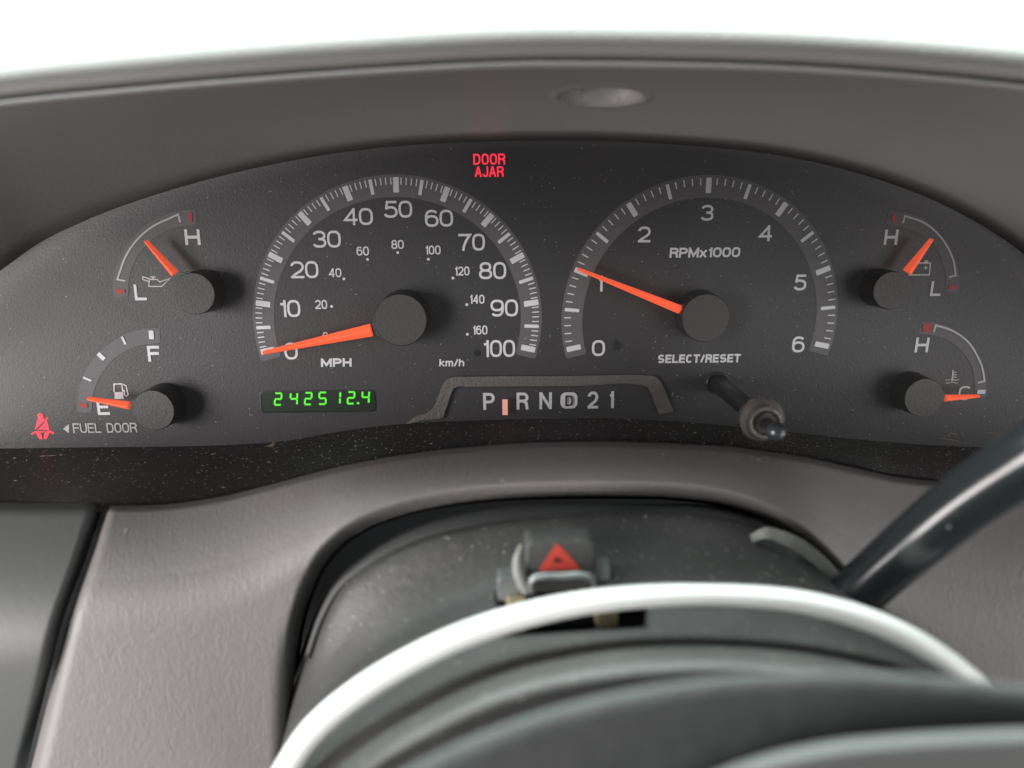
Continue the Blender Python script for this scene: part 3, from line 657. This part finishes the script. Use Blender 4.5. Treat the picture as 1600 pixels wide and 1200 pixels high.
# trip reset knob
kn = root('reset_knob', P(1120, 597, 0), 'black select/reset push knob on a long stem with a clear dusty collar', 'knob')
c0 = Q(1120, 598, 0); S0 = uv_scale(1120, 598)[0]
def ring(u, v, r, w, n=40): return [W((u + math.cos(2*math.pi*i/n) * r, v + math.sin(2*math.pi*i/n) * r, w)) for i in range(n)]
q1 = Q(1193, 662, 0.050); q2 = Q(1213, 674, 0.062)
ax = Vector((q2.x, q2.y, 0.062)) - Vector((c0.x, c0.y, 0.0))
def axp(w): return (c0.x + ax.x * w / 0.062, c0.y + ax.y * w / 0.062)
grid('hole_rim', [ring(c0.x, c0.y, 18.0 * S0, 0.0003), ring(c0.x, c0.y, 16.5 * S0, 0.0016), ring(c0.x, c0.y, 15.0 * S0, 0.0004)], M_ball, kn, True, True)
grid('stem', [ring(*axp(w), 0.0030, w) for w in (0.0, 0.01, 0.03, 0.048)], M_black, kn, True, True)
cc = Q(1191, 658, 0.046); cr2 = uv_scale(1191, 658, 0.046)[0]
prof = [(29, 0.028), (35, 0.034), (37, 0.039), (37, 0.0435), (35.5, 0.0455), (31, 0.0465), (28.5, 0.0475), (27, 0.0515), (25.5, 0.0528), (21, 0.0530), (19, 0.0515), (18, 0.046)]
collar = grid('collar', [ring(*(lambda p: (p[0], p[1]))(Q(1186 + (w - 0.037) * 700, 652 + (w - 0.037) * 600, w)), r * cr2 * 0.97, w) for r, w in prof], M_collar, kn, True, True)
grid('sleeve', [ring(*axp(w)[:2], r, w) for r, w in ((0.0030, 0.044), (0.0030, 0.0535), (0.0029, 0.0540), (0.0001, 0.0540))], M_cap, kn, False, True)
grid('plunger', [ring(*axp(w)[:2], 0.0017, w) for w in (0.053, 0.057, 0.062)], M_black, kn, True, True)
bx = Q(1213, 674.5, 0.062); br = 15.6 * uv_scale(1213, 674, 0.062)[0]
rows = []
for i in range(17):
    a = math.pi * i / 16; rows.append(ring(bx.x, bx.y, max(br * math.sin(a), 1e-6), bx.z - br * math.cos(a)))
grid('knob_tip', rows, M_ball, kn, True, True)
pass

# ================================================================== STEERING COLUMN
co = root('steering_column', P(900, 1000, 0.10), 'dusty black steering column shroud with a blown-out highlight arching over it as a white strip', 'steering column')
ARC = [(395, 1262), (425, 1205), (470, 1135), (550, 1064), (630, 1014), (710, 975), (800, 944), (880, 925), (980, 912), (1080, 908), (1180, 912), (1250, 920), (1320, 936), (1400, 965), (1480, 1010), (1540, 1055), (1590, 1100)]
BND = [(415, 1240), (432, 1185), (461, 1108), (490, 1030), (512, 970), (538, 925), (585, 886), (650, 851), (760, 823), (880, 812), (1000, 810), (1110, 812), (1190, 832), (1260, 876), (1330, 935), (1440, 1000), (1560, 1090)]
def off(pts, k, cx=950, cy=1350):
    o = []
    for x, y in pts:
        dx, dy = x - cx, y - cy; L = math.hypot(dx, dy); o.append((x + dx/L*k, y + dy/L*k))
    return o
def row3(pts, w): return [(x, y, w) for x, y in pts]
SEC = [(440, 1300), (475, 1240), (530, 1185), (590, 1142), (650, 1106), (720, 1070), (800, 1040), (880, 1021), (980, 1007), (1080, 1003), (1180, 1007), (1250, 1014), (1320, 1026), (1400, 1046), (1480, 1075), (1540, 1100), (1600, 1140)]
def mid(a, b, t): return [(p[0]*(1-t) + q_[0]*t, p[1]*(1-t) + q_[1]*t) for p, q_ in zip(a, b)]
rws = [row3(off(BND, 22), 0.050), row3(off(BND, 22), 0.063), row3(off(BND, 17), 0.0715), row3(off(BND, 7), 0.0785), row3(BND, 0.081), row3(mid(BND, ARC, .35), 0.0865), row3(mid(BND, ARC, .7), 0.0925), row3(ARC, 0.100),
       row3(mid(ARC, SEC, .35), 0.1065), row3(mid(ARC, SEC, .75), 0.114), row3(SEC, 0.120), row3(off(SEC, -8), 0.1235), row3(off(SEC, -22), 0.1305), row3(off(SEC, -36), 0.1350), row3(off(SEC, -50), 0.1365), row3(off(SEC, -78), 0.134), row3(off(SEC, -110), 0.12)]
shroud = loft('shroud', rws, M_shroud, 260, 10, co)
# sink the switch slot into the shroud
Binv = B.transposed()
for v in shroud.data.vertices:
    p = Binv @ v.co; d = M @ p - Vector((0, 0, D)); x = 800 + FPX * d.x / -d.z; y = 600 - FPX * d.y / -d.z
    yt = 926 - (x - 780) * 0.02; yb = 992 - (x - 785) * 0.055; xl = 783 + (y-940)*0.1; xr = 1008
    k = sst(xl - 5, xl + 3, x) * sst(xr + 5, xr - 3, x) * sst(yt - 4, yt + 3, y) * sst(yb + 4, yb - 3, y)
    if k > 0 and p.z > 0.085: p += (p - EYE).normalized() * 0.018 * k; v.co = B @ p
# overexposed column highlight, built as a separate white strip
pts = [P(x, y, 0.1185) for x, y in off(ARC, -22)]
rr = [0.0044, 0.0042, 0.0038, 0.0034, 0.0030, 0.0028, 0.0027, 0.0026, 0.0026, 0.0027, 0.0028, 0.0029, 0.0030, 0.0032, 0.0033, 0.0031, 0.0029]
tube('highlight_strip', pts, rr, M_highlight, co, 20, 120, 0.8, up=Vector((0, -0.8, 0.6)))
tube('edge_glint_ring', [P(x, y, w) for (x, y), w in zip(off(BND, 9)[3:13], [.079, .078, .077, .0765, .076, .076, .076, .076, .077, .079])], [0.0012] + [0.0034] * 8 + [0.0008], M_glint_ring, co, 16, 80)  # ring added to catch a windscreen highlight along the shroud's back edge
# shift slot plate (dusty crescent)
loft('slot_plate', [[(1168, 838, .0835), (1192, 825, .084), (1235, 834, .084), (1280, 862, .0845), (1318, 902, .086)], [(1174, 848, .0855), (1192, 842, .086), (1228, 853, .0865), (1266, 878, .087), (1300, 908, .088)]], M_plate, 30, 3, co)
loft('slot', [[(1174, 848, .0857), (1192, 842, .0862), (1228, 853, .0867), (1266, 878, .0872), (1300, 908, .0882)], [(1182, 850, .0865), (1200, 858, .087), (1226, 873, .088), (1258, 893, .0885), (1290, 910, .089)]], M_black, 30, 3, co)

# hazard switch
hz = root('hazard_switch', P(870, 900, 0.10), 'black hazard warning push switch with a red triangle, in the column slot', 'switch')
def boxpx(name, x0, y0, x1, y1, w0, w1, m, parent, r=5, tl=0):
    a = [Q(x0, y1, w1), Q(x1, y1, w1), Q(x1, y0, w1), Q(x0, y0, w1)]
    cx = sum(p.x for p in a)/4; cy = sum(p.y for p in a)/4; wd = (a[1]-a[0]).length; ht = (a[2]-a[1]).length; rr_ = r * uv_scale(x0, y0, w1)[0]
    o = []
    for (k, z) in ((1.04, w0), (1.0, w1 - rr_*.35), (0.985, w1 - rr_*.1), (0.95, w1)): o.append([W((x, y + tl*(z-w1), z)) for x, y in rrect(cx, cy, wd*k, ht*k, rr_, 0, 5)])
    n_ = len(o[0]); ob = grid(name, o + [[W((cx, cy, w1 + 0.00005))] * n_], m, parent, False, True)
    return ob
boxpx('button', 822, 846, 928, 925, 0.093, 0.100, M_shroud, hz, 12)
tube('button_edge', [P(815, 852, .097), P(808, 875, .099), P(811, 900, .101), P(824, 928, .103)], [0.0006, 0.0013, 0.0013, 0.0010], M_plate, hz, 10, 16)
tr = Print()
def hpoly(pts, h): 
    pr = Print(); pr.poly([Q(x, y, 0.100) for x, y in pts], h); return pr
hpoly([(868, 850), (842, 889), (844, 891.5), (905, 889.5), (907, 887), (872, 850)], 0.1002).build('red_triangle', M_haz, hz)
t_ = hpoly([(868.5, 869), (863, 877.5), (879, 876.5)], 0.1005).build('triangle_mark', M_black, hz)
tube('wire_bail', [P(832, 925, .104), P(830, 912, .1045), P(834, 904, .105), P(846, 901, .105), P(880, 900, .105), (P(912, 899, .105)), P(922, 902, .105), P(928, 908, .1045), P(930, 920, .104)], [0.00075] * 9, M_metal, hz, 12, 60)
boxpx('bracket', 778, 903, 812, 940, 0.093, 0.098, M_metal, hz, 5)
boxpx('bracket', 926, 887, 953, 925, 0.093, 0.098, M_metal, hz, 5)
boxpx('spring_foot', 792, 948, 822, 990, 0.098, 0.103, M_rust, hz, 5)
boxpx('spring_foot', 932, 946, 966, 982, 0.098, 0.103, M_rust, hz, 5)
boxpx('switch_body', 824, 926, 928, 980, 0.095, 0.099, M_black, hz, 5)

# gear lever
gl = root('gear_lever', P(1360, 930, 0.10), 'glossy black column gear lever rising to the right edge', 'gear lever')
tube('lever_arm', [P(1262, 992, .088), P(1350, 916, .094), P(1400, 872, .0975), P(1450, 830, .101), P(1500, 790, .1045), P(1560, 748, .109), P(1625, 708, .114), P(1720, 660, .120), P(1850, 605, .128)], [0.0058, 0.0058, 0.0059, 0.0060, 0.0061, 0.0063, 0.0066, 0.0069, 0.0073], M_stalk, gl, 36, 90)

# steering wheel hub
sw = root('steering_wheel', P(1100, 1150, 0.165), 'out of focus grey-green steering wheel hub cover across the bottom foreground', 'steering wheel')
HUB = [(420, 1420), (520, 1290), (620, 1220), (700, 1178), (800, 1137), (900, 1106), (1000, 1084), (1100, 1069), (1200, 1061), (1300, 1058), (1400, 1062), (1500, 1070), (1600, 1083), (1750, 1110), (1900, 1150)]
def sh(pts, d): return [(x, y + d) for x, y in pts]
loft('hub_cover', [row3(sh(HUB, 40), .140), row3(sh(HUB, 12), .160), row3(HUB, .1660), row3(sh(HUB, 14), .1668), row3(sh(HUB, 50), .1672), row3(sh(HUB, 100), .168), row3(sh(HUB, 200), .169)], M_wheel, 120, 8, sw)
TR = [(900, 1340), (1000, 1265), (1100, 1215), (1200, 1180), (1300, 1160), (1400, 1150), (1500, 1144), (1600, 1140), (1750, 1138), (1900, 1140)]
loft('hub_highlight', [row3(sh(TR, 6), .166), row3(TR, .172), row3(sh(TR, 14), .1755), row3(sh(TR, 70), .1765), row3(sh(TR, 160), .177)], M_wheel_highlight, 100, 8, sw)  # lighter raised piece added as the highlight on the hub's lower right

# ================================================================== DUST
def flecks(name, pts, m, label, lo, hi):
    vs, fs = [], []
    for (p, nrm) in pts:
        t = nrm.orthogonal().normalized(); t = Matrix.Rotation(random.random() * 6.28, 3, nrm) @ t; b_ = nrm.cross(t)
        s_ = lo + (hi - lo) * random.random() ** 3; l_ = s_ * (1 + random.random() ** 3 * 2.5); i = len(vs); c = p + nrm * s_ * 0.5
        vs += [c + t*l_, c + b_*s_*.7, c - t*l_*.8, c - b_*s_, c + nrm*s_*.9, c - nrm*s_*.9]
        fs += [(i, i+1, i+4), (i+1, i+2, i+4), (i+2, i+3, i+4), (i+3, i, i+4), (i+1, i, i+5), (i+2, i+1, i+5), (i+3, i+2, i+5), (i, i+3, i+5)]
    o = mesh(name, vs, fs, m); return tag(o, label, 'dust', kind='stuff')
def on_mesh(o, n, f=lambda x, y: 1.0):
    out = []; ps = o.data.polygons; k = 0
    while len(out) < n and k < n * 60:
        k += 1; pl = random.choice(ps); vv = [o.data.vertices[i].co for i in pl.vertices]; a, b_ = random.random(), random.random()
        p = (vv[0] * (1-a) + vv[1] * a) * (1-b_) + (vv[3] * (1-a) + vv[2] * a) * b_
        q_ = Binv @ p; d = M @ q_ - Vector((0, 0, D)); x = 800 + FPX * d.x / -d.z; y = 600 - FPX * d.y / -d.z
        if -20 < x < 1620 and -20 < y < 1220 and random.random() < f(x, y):
            nn = pl.normal.copy()
            if nn.dot(B @ EYE - p) < 0: nn = -nn
            out.append((p, nn))
    return out
flecks('shelf_dust', on_mesh(floor, 2400), M_dust, 'pale dust specks scattered over the black shelf below the gauges', 0.00006, 0.00026)
flecks('face_dust', [(P(random.uniform(0, 1600), random.uniform(260, 700), 0.0002), B @ Vector((0, 0, 1))) for _ in range(1500)], M_dust, 'fine pale dust specks on the black dial face', 0.00004, 0.00019)
flecks('column_dust', on_mesh(shroud, 1500, lambda x, y: 1.0 if y < 930 else 0.1) + on_mesh(panel, 120, lambda x, y: 1.0 if y < 1000 else 0.15), M_dust, 'pale dust specks on the column shroud and grey panel', 0.00005, 0.00020)
flecks('collar_dirt', on_mesh(floor, 1500, lambda x, y: math.exp(-((x - 1195) / 50) ** 2 - ((y - 695) / 22) ** 2)) + on_mesh(panel, 150, lambda x, y: math.exp(-((x - 1215) / 60) ** 2 - ((y - 712) / 12) ** 2)) + on_mesh(collar, 160), M_dust2, 'brown gritty dirt gathered round the foot of the reset knob', 0.00006, 0.00028)
# dried husk and straw bits
def straws(name, items, m, label, cat):
    vs, fs = [], []
    for (x0, y0, x1, y1, w, r) in items:
        a, b_ = P(x0, y0, w), P(x1, y1, w + .0004); t = (b_ - a).normalized(); u = t.orthogonal().normalized(); v = t.cross(u); i = len(vs)
        for q_, k in ((a, 1), (a.lerp(b_, .5) + u*r, 1.2), (b_, .3)): vs += [q_ + u*r*k, q_ + v*r*k, q_ - u*r*k, q_ - v*r*k]
        for s2 in (0, 4):
            for k in range(4): fs.append((i+s2+k, i+s2+(k+1)%4, i+s2+4+(k+1)%4, i+s2+4+k))
    o = mesh(name, vs, fs, m, None, True); return tag(o, label, cat)
straws('dried_husk', [(428, 694, 414, 697, .012, .0003), (427, 693, 421, 683, .012, .0002), (428, 694, 431, 683, .012, .00015), (430, 693, 422, 693, .012, .0007)], M_rust, 'tiny tan dried husk lying at the panel edge left of centre', 'husk')
straws('straw_bit', [(1483, 678, 1497, 679, .02, .0002), (1470, 685, 1500, 690, .02, .0001), (1540, 676, 1562, 678, .02, .0002)], M_rust, 'thin tan straw bits below the coolant gauge at the right', 'debris')['kind'] = 'stuff'

lint = []
for (x, y, L, a) in ((1237, 298, 9, -70), (1400, 380, 5, 60), (690, 300, 6, -80), (1240, 610, 5, 20), (330, 710, 8, 10), (62, 713, 26, 3), (980, 655, 7, -30), (1050, 618, 6, 80), (742, 690, 6, -40), (560, 540, 5, 30), (150, 720, 6, 50), (1290, 440, 6, 75), (905, 700, 6, 10), (830, 280, 5, 100), (420, 300, 5, 20), (1330, 640, 6, -20)):
    c_, s2 = math.cos(math.radians(a)), math.sin(math.radians(a)); w = 0.012 if y < 600 else 0.03
    lint += [(x, y, x + L*.5*c_ + 1, y - L*.5*s2, w, .00007), (x + L*.5*c_ + 1, y - L*.5*s2, x + L*c_, y - L*s2, w, .00007)]
straws('lint', lint, M_dust, 'short pale lint fibres stuck on the clear lens', 'lint')['kind'] = 'stuff'
straws('black_crumb', [(197, 831, 203, 826, .0775, .0004)], M_black, 'tiny black crumb on the grey surround just right of the left seam', 'crumb')
